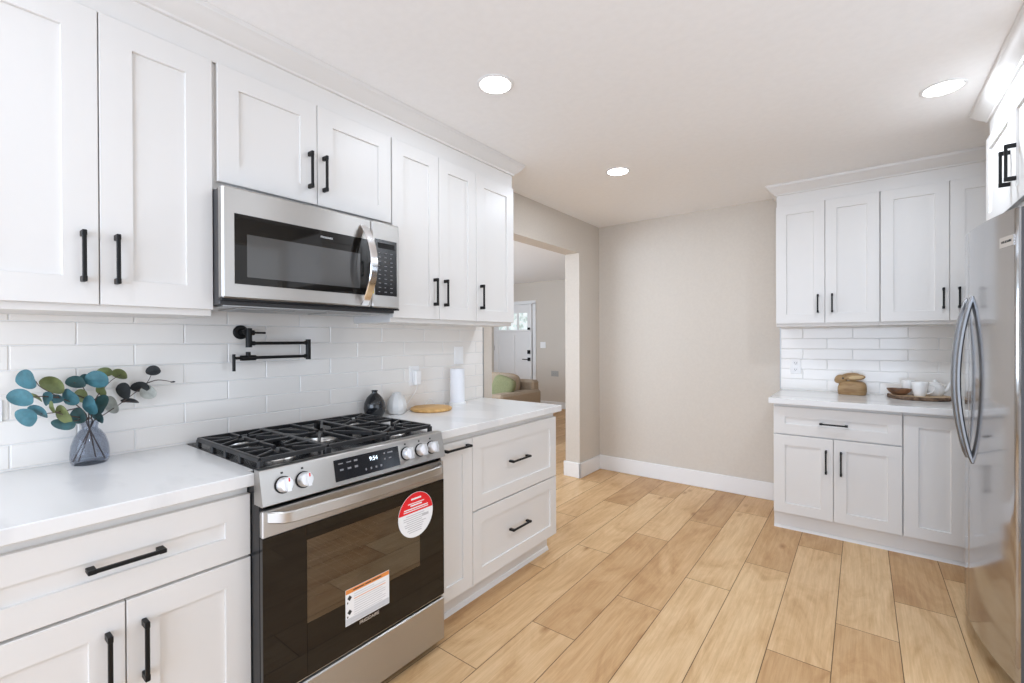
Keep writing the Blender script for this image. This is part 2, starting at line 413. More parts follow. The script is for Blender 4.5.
# --- left uppers
cabinet('wall_cabinet', 'tall white shaker wall cabinet above the grey vase and eucalyptus', (LX, -.607, 0), LR, .604, LX-.01, UPB-.022, UPT+.001,
        [('door', 0, .302-gp, UPB, UPT, ('v', .302-.038, 1.572, .149)), ('door', .302+gp, .602, UPB, UPT, ('v', .302+.038, 1.572, .149))], rail=.078)
cabinet('wall_cabinet', 'short white two-door wall cabinet directly above the microwave', (LX, -.0025, 0), LR, .767, LX-.01, 1.862, UPT+.001,
        [('door', .0135, .3859-gp, 1.889, UPT, ('v', .3859-.037, 2.022, .149)), ('door', .3859+gp, .7615, 1.889, UPT, ('v', .3754+.037, 2.022, .149))], rail=.07)
cabinet('wall_cabinet', 'tall white two-door wall cabinet just right of the microwave', (LX, .765, 0), LR, .607, LX-.01, UPB-.022, UPT+.001,
        [('door', .001, .308-gp, UPB, UPT, ('v', .308-.038, 1.578, .145)), ('door', .308+gp, .6055, UPB, UPT, ('v', .308+.038, 1.578, .145))], rail=.068)
cabinet('wall_cabinet', 'narrow white single-door wall cabinet at the end beside the doorway', (LX, 1.3725, 0), LR, .3645, LX-.01, UPB-.022, UPT+.001,
        [('door', .001, .3625, UPB, UPT, ('v', .034, 1.578, .145))], rail=.068)
# --- far uppers
FY = 3.289
cabinet('wall_cabinet', 'white two-door wall cabinet above the carved rabbit', (1.6267, FY, 0), 0, .6092, YF-FY-.01, UPB-.022, UPT+.001,
        [('door', .001, .3047-gp, UPB, UPT, ('v', .3047-.042, 1.574, .132)), ('door', .3047+gp, .6055, UPB, UPT, ('v', .3047+.042, 1.574, .132))], rail=.066)
cabinet('wall_cabinet', 'white wall cabinet above the wood slice tray, partly behind the refrigerator', (2.2362, FY, 0), 0, .68, YF-FY-.01, UPB-.022, UPT+.001,
        [('door', .003, .339-gp, UPB, UPT, ('v', .339-.03, 1.574, .132)), ('door', .339+gp, .678, UPB, UPT, ('v', .339+.042, 1.574, .132))], rail=.066)
# --- above the refrigerator (right wall)
RX, RR = 2.63, -math.pi/2
cabinet('wall_cabinet', 'deep white two-door cabinet above the refrigerator', (RX, 2.604, 0), RR, .984, XR-RX-.01, 1.845, UPT+.001,
        [('door', .001, .492-gp, 1.868, UPT, ('v', .492-.023, 2.03, .149)), ('door', .492+gp, .983, 1.868, UPT, ('v', .492+.068, 2.03, .149))], rail=.062)
# --- left base
BX = .6265
cabinet('base_cabinet', 'white base cabinet with one drawer over two doors, left of the range', (BX, -.6205, 0), LR, .6125, BX-.01, .105, .876,
        [('drawer', .003, .612, .66, .849, ('h', .309, .7635, .158)), ('door', .003, .3079-gp, .118, .652, ('v', .3079-.037, .513, .155)), ('door', .3079+gp, .612, .118, .652, ('v', .3079+.037, .513, .155))], toe=(.069, 0, 0), rail=.07)
cabinet('base_cabinet', 'narrow white pull-out base cabinet just right of the range', (BX, .763, 0), LR, .2512, BX-.01, .105, .876,
        [('door', .003, .2495, .118, .8455, ('h', .132, .818, .17))], toe=(.069, 0, 0), rail=.066)
cabinet('base_cabinet', 'white two-drawer base cabinet at the end of the left counter', (BX, 1.0145, 0), LR, .769, BX-.01, .105, .876,
        [('drawer', .0015, .767, .4815, .8455, ('h', .371, .669, .168)), ('drawer', .0015, .767, .118, .475, ('h', .371, .300, .168))], toe=(.069, 0, .004), rail=.066)
# --- far base
FB = 3.0074
cabinet('base_cabinet', 'white base cabinet with one drawer over two doors under the far counter', (1.6454, FB, 0), 0, .6915, YF-FB-.01, .108, .875,
        [('drawer', .003, .688, .668, .855, ('h', .346, .759, .152)), ('door', .003, .3455-gp, .121, .66, ('v', .3455-.040, .51, .155)), ('door', .3455+gp, .688, .121, .66, ('v', .3455+.040, .51, .155))], toe=(.048, 0, 0), rail=.068)
cabinet('base_cabinet', 'white single-door base cabinet beside the refrigerator handle', (2.3372, FB, 0), 0, .66, YF-FB-.01, .108, .875,
        [('door', .003, .281, .121, .855, None), ('filler', .284, .658, .121, .855, None)], toe=(.048, 0, 0), rail=.068)

# --- worktops
def slab(name, label, boxes):
    g = G()
    for q in boxes: g.box(*q, c=.0025)
    return tag(g.build(name, QUARTZ), label, 'worktop')
slab('worktop', 'white quartz worktop under the grey vase, left of the range', [(.0, .6487, -.64, -.003, .8765, .915), (.0, .60, -.03, .0125, .8765, .9147)])
slab('worktop', 'white quartz worktop right of the range under the round board', [(.0, .6487, .7565, 1.8142, .8765, .915)])
slab('worktop', 'white quartz worktop under the carved rabbit and tray', [(1.6213, XR, 2.9674, YF, .8755, .915)])

# --- crown mouldings: profile (out, z), with mitred ends
def crown(name, label, path, outs):
    """path: corner points of the cabinet face line (plan), outs: outward mitre vectors per corner"""
    prof = [(.0, UPT+.002), (.0, 2.392), (.010, 2.394), (.012, 2.402), (.020, 2.408), (.034, 2.420), (.048, 2.436), (.056, 2.446), (.060, 2.449), (.064, 2.458), (.064, ZC-.0005), (-.02, ZC-.0005), (-.02, UPT+.002)]
    vs = []; fs = []; n = len(prof)
    for (x, y), (ox, oy) in zip(path, outs):
        for o_, z in prof: vs.append((x+ox*o_, y+oy*o_, z))
    for i in range(len(path)-1):
        for k in range(n): fs.append((i*n+k, i*n+(k+1) % n, (i+1)*n+(k+1) % n, (i+1)*n+k))
    fs.append(tuple(range(n))); fs.append(tuple((len(path)-1)*n+k for k in range(n)))
    return tag(G().add(vs, fs).build(name, CAB, ang=25), label, 'moulding')
cf = LX-.012
crown('crown_moulding', 'long white crown moulding along the left cabinets above the range', [(cf, -.607), (cf, 1.733), (.022, 1.733)], [(1, 0), (1, 1), (0, 1)])
crown('crown_moulding', 'white crown moulding over the far wall cabinets', [(1.631, YF-.022), (1.631, FY+.012), (2.91, FY+.012)], [(-1, 0), (-1, -1), (0, -1)])
crown('crown_moulding', 'white crown moulding over the cabinet above the refrigerator', [(XR-.022, 2.600), (RX+.012, 2.600), (RX+.012, 1.622)], [(0, 1), (-1, 1), (-1, 0)])

# ------------------------------------------------------------------ gas range
def make_range():
    W_ = .758
    t = thing('gas_range', 'stainless steel gas range with black oven door between the two left worktops', 'range', (.70, -.0075, 0), LR)
    g = G().box(.001, .018, .02, .66, .03, .8755).box(W_-.018, W_-.001, .02, .66, .03, .8755).box(.018, W_-.018, .64, .66, .03, .9).box(.018, W_-.018, .02, .64, .03, .05).box(.0205, W_-.0205, .02, .64, .86, .906).box(.018, W_-.018, .02, .06, .195, .225)
    g.build('body', ENAMEL, t)
    # cavity
    x0, x1, y0, y1, z0, z1 = .06, W_-.06, .05, .6, .25, .76
    g = G().box(x0-.01, x0, y0, y1, z0, z1).box(x1, x1+.01, y0, y1, z0, z1).box(x0, x1, y1, y1+.01, z0, z1).box(x0, x1, y0, y1, z0-.01, z0).box(x0, x1, y0, y1, z1, z1+.01)
    g.build('oven_cavity', CAVITY, t)
    for zz in (.43, .56):
        g = G()
        for k in range(2): g.tube([(x0+.005, .08+.44*k, zz), (x1-.005, .08+.44*k, zz)], .004, 8)
        for k in range(14): g.tube([(x0+.03+k*(x1-x0-.06)/13, .08, zz), (x0+.03+k*(x1-x0-.06)/13, .52, zz)], .0022, 6)
        g.build('oven_rack', RACK, t)
    # cooktop tray
    g = G().box(.021, W_-.012, .045, .652, .906, .919, .005).box(.004, W_-.004, .02, .07, .9155, .9195, .0015).box(.021, W_-.012, .648, .688, .86, .915, .002)
    g.build('cooktop', ENAMEL, t)
    # slanted control panel
    pb, pt = (-.0076, .8194), (.0168, .9274)
    g = G().prism([(.05, .8194), (pb[0]+.004, .8194), (pb[0], .8225), (pt[0]-.0015, .9215), (pt[0]+.0015, .926), (.006+pt[0], .9274), (.05, .9274)], 'x', 0, W_)
    cp = g.build('control_panel', STEEL, t, ang=20)
    up = Vector((0, pt[0]-pb[0], pt[1]-pb[1])).normalized(); nrm = Vector((0, -up.z, up.y)); ux = Vector((1, 0, 0))
    def onp(x, z, out=0.): k = (z-pb[1])/(pt[1]-pb[1]); return Vector((x, pb[0]+k*(pt[0]-pb[0]), z))+nrm*out
    # display
    def plate(g, xa, xb, za, zb, o0, o1):
        vs = [onp(x, z, o) for o in (o0, o1) for x, z in ((xa, za), (xb, za), (xb, zb), (xa, zb))]
        g.add(vs, [(3, 2, 1, 0), (4, 5, 6, 7), (0, 1, 5, 4), (1, 2, 6, 5), (2, 3, 7, 6), (3, 0, 4, 7)])
    g = G(); plate(g, .243, .519, .836, .908, -.001, .0015)
    disp_g = g
    g = G(); text_into(g, '9:54', .021, onp(.402, .885, .0021), ux, up, .0003)
    g.build('clock_digits', LED, cp)['label'] = 'lit blue-white clock digits'
    g = disp_g.mat(1)
    for i, (xa, za, w_, h_) in enumerate([(.268, .893, .018, .0035), (.300, .893, .018, .0035), (.328, .893, .014, .006), (.270, .872, .014, .006), (.300, .872, .015, .006), (.328, .872, .013, .007),
                                          (.366, .853, .005, .008), (.388, .853, .006, .008), (.410, .853, .007, .007), (.432, .853, .008, .007), (.452, .893, .006, .006), (.478, .893, .024, .005), (.452, .873, .006, .006), (.476, .873, .012, .004)]):
        plate(g, xa-w_/2, xa+w_/2, za-h_/2, za+h_/2, .0012, .0018)
    g.build('display', [DGLASS, KEYMARK], cp, weld=False)
    # knobs
    for kx in (.0665, .1325, .5545, .6265, .6875):
        c0 = onp(kx, .872); g = G()
        g.cyl(c0, c0+nrm*.004, .0265, .0265, 32)
        kb = g.build('knob', BLACK, t, ang=30); kb['label'] = 'bright knob on dark skirt'
        g = G().tube([c0+nrm*.004, c0+nrm*.006, c0+nrm*.026, c0+nrm*.029], [.0225, .0235, .0215, .0195], 32)
        q = c0+nrm*.033; w_ = .0055                        # grip ridge across the face
        vs = [q+ux*a*w_+up*b*.021+nrm*c*.009 for c in (-1, 1) for a, b in ((-1, -1), (1, -1), (1, 1), (-1, 1))]
        g.add(vs, [(3, 2, 1, 0), (4, 5, 6, 7), (0, 1, 5, 4), (1, 2, 6, 5), (2, 3, 7, 6), (3, 0, 4, 7)])
        g.build('grip', KNOB, kb, ang=30)
        g = G(); plate(g, kx-.004, kx+.004, .905, .911, .0001, .0006); g.build('burner_mark', INK, kb)
        if kx < .2:
            vs = [q+ux*(.0012+a*.0022)+up*(.0135+b*.0055)+nrm*(.0088+c*.0004) for c in (-1, 1) for a, b in ((-1, -1), (1, -1), (1, 1), (-1, 1))]
            G().add(vs, [(3, 2, 1, 0), (4, 5, 6, 7), (0, 1, 5, 4), (1, 2, 6, 5), (2, 3, 7, 6), (3, 0, 4, 7)]).build('red_mark', RED, kb)
    # oven door: steel band + black glass with window
    dz0, dz1, zb_ = .2265, .8045, .722
    g = G().box(.002, W_-.002, .0, .045, zb_, dz1, .003)
    g.mat(1)
    wx0, wx1, wz0, wz1 = .1415, .6205, .40, .673
    g.box(.002, wx0, .0, .045, dz0, zb_, .001).box(wx1, W_-.002, .0, .045, dz0, zb_, .001).box(wx0, wx1, .0, .045, dz0, wz0).box(wx0, wx1, .0, .045, wz1, zb_)
    g.mat(0).box(.002, W_-.002, .004, .044, dz0-.006, dz0-.0005, .001)
    door = g.build('oven_door', [STEEL, BGLASS], t, weld=False); door['label'] = 'black glass door with stainless top band'
    G().box(wx0, wx1, .0004, .0044, wz0, wz1).build('oven_window', OVENPANE, door)
    # handle: broad flat bow
    hz = .783; pts = []
    for k in range(25):
        u = k/24; x = .022+u*.714; e = min(u, 1-u); y = .003-.046*min(1, e/.06)**.55-.018*math.sin(PI*u)
        pts.append((x, y, hz+(.0)))
    g = G().ribbon(pts, (0, 0, 1), .036, .013)
    g.build('door_handle', STEEL, door, ang=40)
    # round sticker
    def disc(g, cx, cz, r, y, half=None, n=64):
        a0, a1 = (0, 2*PI) if half is None else half
        vs = []; 
        for k in range(n):
            a = a0+(a1-a0)*k/(n-1 if half else n); vs.append((cx+r*math.cos(a), y, cz+r*math.sin(a)))
        vs2 = [(x, y+.0004, z) for x, y_, z in vs]
        m_ = len(vs); g.add(vs+vs2, [tuple(range(m_)), tuple(range(2*m_-1, m_-1, -1))]+[(k, (k+1) % m_, m_+(k+1) % m_, m_+k) for k in range(m_)])
    sx, sz, sr = .6005, .6165, .0905
    rows = lambda *a: a
    g = G(); disc(g, sx, sz, sr, -.0007); a = math.asin(.012/sr)
    g.mat(1); disc(g, sx, sz, sr-.0015, -.0011, (a, PI-a))
    for i, (dz, w_, h_) in enumerate([(.066, .052, .007), (.049, .084, .0035), (.041, .06, .0055), (.029, .124, .0045), (.021, .128, .0035)]):
        g.mat(0).box(sx-w_/2, sx+w_/2, -.0015, -.0009, sz+dz-h_/2, sz+dz+h_/2)
    for i in range(9):
        z_ = .002-i*.0085; w_ = 2*math.sqrt(max(0, (sr-.012)**2-z_*z_))*(.78 if i % 3 else .6)
        g.mat(2).box(sx-w_*.5-.004, sx+w_*.5-.014 if i % 2 else sx+w_*.5-.004, -.0011, -.0006, sz+z_-.0016, sz+z_+.0016)
    g.mat(3).box(sx+.032, sx+.066, -.0012, -.0006, sz-.016, sz-.006)
    g.build('round_sticker', [PAPER, RED, MARK, PRINT], door)['label'] = 'round red and white paper sticker'
    lx0, lx1, lz0, lz1 = .2795, .4655, .318, .445
    g = G().box(lx0, lx1, -.0007, -.0001, lz0, lz1)
    g.mat(1).box(lx0+.001, lx1-.001, -.0011, -.0004, lz1-.016, lz1-.001)
    for k, (xa, xb) in enumerate(((.03, .075), (.08, .105), (.11, .15))): g.mat(3).box(lx0+xa, lx0+xb, -.0014, -.0008, lz1-.0105, lz1-.0065)
    for zz in (lz1-.032, lz1-.082):
        cx_ = lx0+.016
        g.mat(3).prism([(cx_-.009, zz), (cx_, zz-.010), (cx_+.009, zz), (cx_, zz+.010)], 'y', -.0014, -.0004)
        g.box(cx_-.010, cx_-.006, -.0014, -.0004, zz-.018, zz-.012)
    for k in range(10):
        zz = lz1-.025-k*.0082; w_ = .085 if k == 0 else (.135 if k % 3 else .12)
        g.mat(4 if k != 2 else 1).box(lx0+.034, lx0+.034+w_, -.0010, -.0004, zz-.0011, zz+.0011)
    g.mat(2).box(lx0+.0015, lx1-.0015, -.0010, -.0004, lz0+.002, lz0+.024)
    for k in range(2): g.mat(4).box(lx0+.02, lx1-.02, -.0013, -.0006, lz0+.007+k*.009, lz0+.0095+k*.009)
    g.build('warning_label', [PAPER, ORANGE, mat('grey_label_band', (.6, .62, .65), .5), INK, MARK], door)['label'] = 'white paper label with orange top band'
    g = G(); text_into(g, 'FRIGIDAIRE', .0165, (.377, -.0006, .305), (1, 0, 0), (0, 0, 1), .0003, 1.0)
    g.build('lettering', KNOB, door)['label'] = 'small silver capital letters'
    # drawer
    G().box(.002, W_-.002, -.002, .04, .033, .2135, .004).build('storage_drawer', STEEL, t)
    for fx in (.05, W_-.05):
        for fy in (.06, .6):
            G().lathe([(.016, 0), (.018, .003), (.018, .012), (.009, .014), (.009, .032)], (fx, fy, 0), 20).build('foot', BLACK, t)
    # burners
    ZT = .919
    for (bx, by, br) in ((.135, .185, .047), (.135, .495, .036), (.379, .34, .050), (.623, .185, .042), (.623, .495, .036)):
        g = G().lathe([(br+.016, 0), (br+.014, .004), (br+.004, .006), (br+.002, .013), (br-.004, .015)], (bx, by, ZT), 36)
        bo = g.build('burner', RACK, t); bo['label'] = 'silver burner ring with black cap'
        g = G().lathe([(br-.004, .0155), (br+.001, .017), (br+.001, .022), (br-.006, .025), (.0, .0255)], (bx, by, ZT), 36)
        g.build('burner_cap', IRON, bo)
    # grates
    zt = .955
    def bar(g, p, q, w=.0055, h=.012, zt_=zt):
        p = Vector((*p, zt_-h/2)); q = Vector((*q, zt_-h/2)); d = (q-p).normalized(); s_ = Vector((-d.y, d.x, 0))
        vs = [a+s_*w*i+Vector((0, 0, h/2*j)) for a in (p, q) for i, j in ((-1, -1), (1, -1), (1, .6), (.6, 1), (-.6, 1), (-1, .6))]
        g.add(vs, [tuple(range(6)), tuple(range(11, 5, -1))]+[(k, (k+1) % 6, 6+(k+1) % 6, 6+k) for k in range(6)])
    for gi, (xa, xb) in enumerate(((.0255, .248), (.257, .501), (.510, .736))):
        g = G(); ya, yb = .066, .578; xm = (xa+xb)/2
        for p, q in (((xa, ya), (xb, ya)), ((xa, yb), (xb, yb)), ((xa, ya), (xa, yb)), ((xb, ya), (xb, yb))): bar(g, p, q, .0065, .015)
        cents = ((xm, .185), (xm, .465)) if gi != 1 else ((xm, .33),)
        if gi != 1: bar(g, (xa, .325), (xb, .325))
        for cx_, cy_ in cents:
            r_ = .024
            ends = [((xa, cy_), (cx_-r_, cy_)), ((xb, cy_), (cx_+r_, cy_))]
            lo = ya if (gi == 1 or cy_ < .3) else .325; hi = yb if (gi == 1 or cy_ > .3) else .325
            ends += [((cx_, lo), (cx_, cy_-r_)), ((cx_, hi), (cx_, cy_+r_))]
            if gi == 1:
                for sx_ in (-1, 1):
                    for sy_ in (-1, 1): ends.append(((cx_+sx_*.115, cy_+sy_*.19), (cx_+sx_*.03, cy_+sy_*.045)))
            else:
                for sx_ in (-1, 1):
                    for sy_ in (-1, 1): ends.append(((cx_+sx_*.108, cy_+sy_*.085), (cx_+sx_*.034, cy_+sy_*.034)))
            for p, q in ends: bar(g, p, q, .0055, .014)
        for fx, fy in ((xa, ya), (xb, ya), (xa, yb), (xb, yb), (xa, (ya+yb)/2), (xb, (ya+yb)/2), (xa, ya+.14), (xb, ya+.14), (xa, yb-.14), (xb, yb-.14)):
            g.box(fx-.0075, fx+.0075, fy-.009, fy+.009, ZT, zt-.008, .002)
        g.build('grate', IRON, t, weld=False)
    return t
make_range()

# ------------------------------------------------------------------ microwave
def make_microwave():
    z0 = 1.4705; H = 1.8563-z0; W_ = .7485
    t = thing('microwave_oven', 'stainless over-the-range microwave with a curved chrome handle', 'microwave', (.42, -.0072, z0), LR)
    G().box(.004, W_-.004, .037, .40, -.020, H-.003, .002).build('body', mat('dark_grey_casing', (.06, .06, .062), .45, .4), t)
    g = G().box(.02, W_-.02, .05, .36, -.026, -.0195, .001)
    for k in range(2): g.box(.08+k*.36, .30+k*.36, .10, .26, -.030, -.0255, .001)
    g.build('underside_filter', mat('grease_filter_steel', (.45, .45, .45), .4, .9), t)
    dx = .5955
    d = G().box(0, dx-.0012, 0, .037, 0, H, .006).build('door', STEEL, t, ang=20)
    G().box(.0385, dx-.003, -.0012, .01, .0515, .2955).build('dark_glass', BGLASS, d)
    G().box(.0785, .535, -.0017, -.0008, .078, .228).build('window_screen', MWIN, d)
    pts = []
    for k in range(21):
        u = k/20; pts.append((.552, -.002-.075*math.sin(PI*u)**.8, .008+u*.345))
    G().ribbon(pts, (1, 0, 0), .036, .010).build('door_handle', CHROME, d, ang=40)
    g = G(); text_into(g, 'FRIGIDAIRE', .0105, (.381, -.0016, .269), (1, 0, 0), (0, 0, 1), .0003); g.build('lettering', KNOB, d)['label'] = 'small silver capital letters'
    p = G().box(dx+.0012, W_, 0, .037, 0, H, .006).build('control_panel', STEEL, t, ang=20)
    g = G().mat(3).box(dx+.016, W_-.018, -.0012, .01, .056, .307).mat(1).box(dx+.03, W_-.03, -.0016, -.0006, .268, .292); g.mat(0)
    for r in range(10):
        for c in range(3):
            g.box(dx+.034+c*.032, dx+.034+c*.032+(.013 if (r+c) % 3 else .008), -.0017, -.0008, .246-r*.0195, .246-r*.0195+.003)
    g.mat(2).box(dx+.002, dx+.010, -.0008, .0005, .062, .088)
    g.build('keypad', [KEYMARK, BLACK, mat('yellow_sticker', (.75, .62, .05), .5), DGLASS], p, weld=False)
    G().box(0, W_, .004, .037, -.008, -.0005, .001).build('bottom_trim', ENAMEL, t)
make_microwave()

# ------------------------------------------------------------------ refrigerator
def make_fridge():
    t = thing('refrigerator', 'stainless side-by-side refrigerator with bowed door handles', 'refrigerator', (2.642, 2.62, 0), RR)
    W_ = .90
    G().box(0, W_, .035, .63, .055, 1.765, .004).build('body', STEELSIDE, t)
    def front(x):    # bowed front, local y (negative towards the room)
        u = (x-W_/2)/(W_/2); return -.131+.066*u*u
    def doorm(xa, xb, z0, z1):
        n = 20; xs = [xa+(xb-xa)*k/n for k in range(n+1)]; r = .007
        prof = [(xa, .028)]+[(xa, front(xa)+r)]+[(x if 0 < k < n else (x+(r if k == 0 else -r)*.7), front(x)+(0 if 0 < k < n else r*.15)) for k, x in enumerate(xs)]+[(xb, front(xb)+r), (xb, .028)]
        return G().prism(prof, 'z', z0, z1)
    for (xa, xb, hx) in ((.002, .4475, .385), (.4525, .898, .515)):
        d = doorm(xa, xb, .095, 1.785).build('door', [STEELV, STEELSIDE], t, ang=30)
        for p in d.data.polygons:
            if abs(p.normal.x) > .95: p.material_index = 1
        pts = []
        for k in range(25):
            u = k/24; pts.append((hx, front(hx)+.004-.047*math.sin(PI*u)**.75, .79+u*.71))
        G().ribbon(pts, (1, 0, 0), .030, .017).build('door_handle', STEELD, d, ang=40)
        if hx > .45:
            bx = .838; yy = front(bx)
            ang = math.atan2(front(bx+.03)-front(bx-.03), .06); ux = Vector((math.cos(ang), math.sin(ang), 0))
            un = Vector((math.sin(ang), -math.cos(ang), 0)); c = Vector((bx, yy, 1.675))
            g = G(); vs = [c+ux*a*.042+Vector((0, 0, b*.019))+un*o_ for o_ in (-.002, .003) for a, b in ((-1, -1), (1, -1), (1, 1), (-1, 1))]
            g.add(vs, [(3, 2, 1, 0), (4, 5, 6, 7), (0, 1, 5, 4), (1, 2, 6, 5), (2, 3, 7, 6), (3, 0, 4, 7)])
            g.mat(1); text_into(g, 'FRIGIDAIRE', .0125, c+un*.0032, ux, (0, 0, 1), .0004)
            g.build('badge', [CHROME, INK], d)['label'] = 'small silver name badge'
    g = G().box(.01, W_-.01, -.02, .05, .012, .09, .003)
    for k in range(5): g.box(.03, W_-.03, -.024, -.018, .022+k*.013, .028+k*.013)
    g.build('base_grille', BLACK, t)
    for hx in (.04, W_-.04): G().box(hx-.035, hx+.035, -.04, .09, 1.7655, 1.792, .004).build('hinge_cover', STEELSIDE, t)
    for fx in (.05, W_-.05):
        for fy in (.07, .55): G().lathe([(.022, 0), (.024, .004), (.022, .014), (.011, .016), (.011, .058)], (fx, fy, 0), 18).build('levelling_foot', BLACK, t)
make_fridge()

# ------------------------------------------------------------------ pot filler
def make_potfiller():
    t = thing('pot_filler', 'matt black folding pot filler tap on the tiled wall above the range', 'tap', (.0085, .213, 1.36))
    ox, oy, oz = .0085, .213, 1.36
    L3 = lambda x, y, z: (x-ox, y-oy, z-oz)
    g = G().tube([L3(.0085, .213, 1.361), L3(.015, .213, 1.361), L3(.020, .213, 1.361)], [.030, .030, .026], 32).tube([L3(.018, .213, 1.361), L3(.062, .213, 1.361)], .011, 20)
    g.build('wall_flange', BLACK, t)
    g = G().tube([L3(.062, .225, 1.378), L3(.062, .225, 1.296)], .0125, 20)
    g.build('valve_body', BLACK, t)
    g = G().tube([L3(.062, .235, 1.359), L3(.062, .246, 1.359)], .011, 16).tube([L3(.062, .246, 1.3585), L3(.062, .293, 1.3585)], .0042, 12)
    g.build('lever', BLACK, t)
    g = G().tube([L3(.062, .225, 1.3135), L3(.062, .249, 1.3135), L3(.062, .2495, 1.3135), L3(.062, .472, 1.3135), L3(.062, .4725, 1.3135), L3(.062, .488, 1.3135)], [.0095, .0095, .0068, .0068, .0092, .0092], 16)
    g.build('upper_arm', BLACK, t)
    G().tube([L3(.062, .488, 1.330), L3(.062, .488, 1.236)], .0115, 20).build('swivel_joint', BLACK, t)
    g = G().tube([L3(.062, .488, 1.2515), L3(.062, .470, 1.2515), L3(.062, .4695, 1.2515), L3(.062, .252, 1.2515), L3(.062, .2515, 1.2515), L3(.062, .192, 1.2515)], [.0092, .0092, .0068, .0068, .0115, .0115], 16)
    g.tube([L3(.062, .222, 1.258), L3(.062, .222, 1.277)], .0095, 16)
    g.build('lower_arm', BLACK, t)
    g = G().tube([L3(.062, .194, 1.2515), L3(.062, .170, 1.2515)], .006, 12).tube([L3(.062, .166, 1.268), L3(.062, .166, 1.197)], .0062, 14)
    g.build('spout', BLACK, t)
make_potfiller()

# ------------------------------------------------------------------ recessed lights
def lamp(name, label, x, y, r=.069, power=3.):
    t = thing(name, label, 'ceiling light', (x, y, ZC))
    G().lathe([(r+.013, -.0005), (r+.013, -.003), (r+.004, -.006), (r-.001, -.004), (r-.001, -.0005)], (0, 0, 0), 48).build('trim_ring', WHITE, t)
    G().lathe([(r-.001, -.0005), (r-.001, -.0035), (.0, -.0036)], (0, 0, 0), 48).build('diffuser', GLOW, t)
    l = bpy.data.lights.new('downlight', 'AREA'); l.shape = 'DISK'; l.size = 2*r*.95; l.energy = power; l.color = (.84, .945, 1.08)
    o = bpy.data.objects.new('downlight', l); COL.objects.link(o); o.location = (x, y, ZC-.012); o.parent = t; o.location = (0, 0, -.012)
lamp('recessed_light', 'round recessed ceiling light nearest the left cabinets', .838, .944, power=2.5)
lamp('recessed_light', 'small round recessed ceiling light farthest back, before the doorway', .822, 2.272, power=8)
lamp('recessed_light', 'round recessed ceiling light beside the cabinet over the refrigerator', 2.434, 2.222, power=7)
for (x, y) in ((2.434, .944), (.838, -.9), (2.434, -.9)):       # the rest of the ceiling's grid, behind the frame
    l = bpy.data.lights.new('downlight', 'AREA'); l.shape = 'DISK'; l.size = .16; l.energy = 3; l.color = (.84, .945, 1.08)
    o = bpy.data.objects.new('downlight', l); COL.objects.link(o); o.location = (x, y, ZC-.012)

exec_parts = []
# ------------------------------------------------------------------ wall plates
PLATE = mat('white_plastic_plate', (.84, .84, .84), .35)
def outlet(label, org, rz, w=.072, h=.116, kind='duplex', plate=PLATE):
    t = thing('wall_outlet' if kind != 'switch' else 'wall_switch', label, 'outlet' if kind != 'switch' else 'switch', org, rz)
    G().box(-w/2, w/2, -.006, 0, -h/2, h/2, .002).build('plate', plate, t)
    hor = w > h
    for s in (-1, 1):
        if kind == 'duplex':
            g = G(); cx, cz = (s*.02*1.3, 0) if hor else (0, s*.025)
            g.box(cx-.016, cx+.016, -.0085, -.005, cz-.014, cz+.014, .002)
            g.mat(1).box(cx-.008, cx-.0055, -.009, -.008, cz-.003, cz+.007).box(cx+.0055, cx+.008, -.009, -.008, cz-.003, cz+.006).box(cx-.002, cx+.002, -.009, -.008, cz-.010, cz-.006)
            g.build('socket', [plate, INK], t)
        elif kind == 'switch':
            G().box(s*w*.24-.016, s*w*.24+.016, -.0095, -.005, -.033, .033, .002).build('rocker', plate, t)
outlet('white outlet on the tiles at the left edge of the photo', (.0085, -.535, 1.109), LR, .118, .068)
outlet('white outlet on the tiles behind the plugged-in adapter', (.0085, 1.175, 1.112), LR)
outlet('white outlet on the tiles left of the carved rabbit', (1.721, YF-.0085, 1.104), 0)
outlet('white double switch on the tiles above the paper towel roll', (.0085, 1.555, 1.222), LR, .085, .116, 'switch')

# adapter and cord
t = thing('plug_adapter', 'white plug-in adapter in the outlet above the round board', 'adapter', (.0175, 1.175, 1.085))
G().box(.0, .034, -.022, .022, -.028, .060, .006).build('adapter_body', PLATE, t)
cordp = [(.030, 1.183, 1.058), (.032, 1.172, 1.03), (.030, 1.15, 1.0), (.028, 1.115, .962), (.028, 1.080, .930), (.034, 1.052, .9185), (.050, 1.045, .9175), (.055, 1.065, .9175), (.040, 1.095, .9175), (.018, 1.14, .9175), (.0145, 1.19, .9175), (.0145, 1.25, .925), (.016, 1.285, .955), (.017, 1.30, .962), (.017, 1.318, .950), (.018, 1.345, .9185), (.025, 1.375, .9175), (.036, 1.402, .9175)]
def smooth(pts, n=6):
    out = []; P = [Vector(p) for p in pts]
    for i in range(len(P)-1):
        a, b, c, d = P[max(i-1, 0)], P[i], P[i+1], P[min(i+2, len(P)-1)]
        for k in range(n):
            u = k/n; out.append(.5*((2*b)+(c-a)*u+(2*a-5*b+4*c-d)*u*u+(3*b-a-3*c+d)*u**3))
    return out+[P[-1]]
G().tube([p-Vector((.0175, 1.175, 1.085)) for p in smooth(cordp)], .0022, 8).build('cord', PLATE, t)

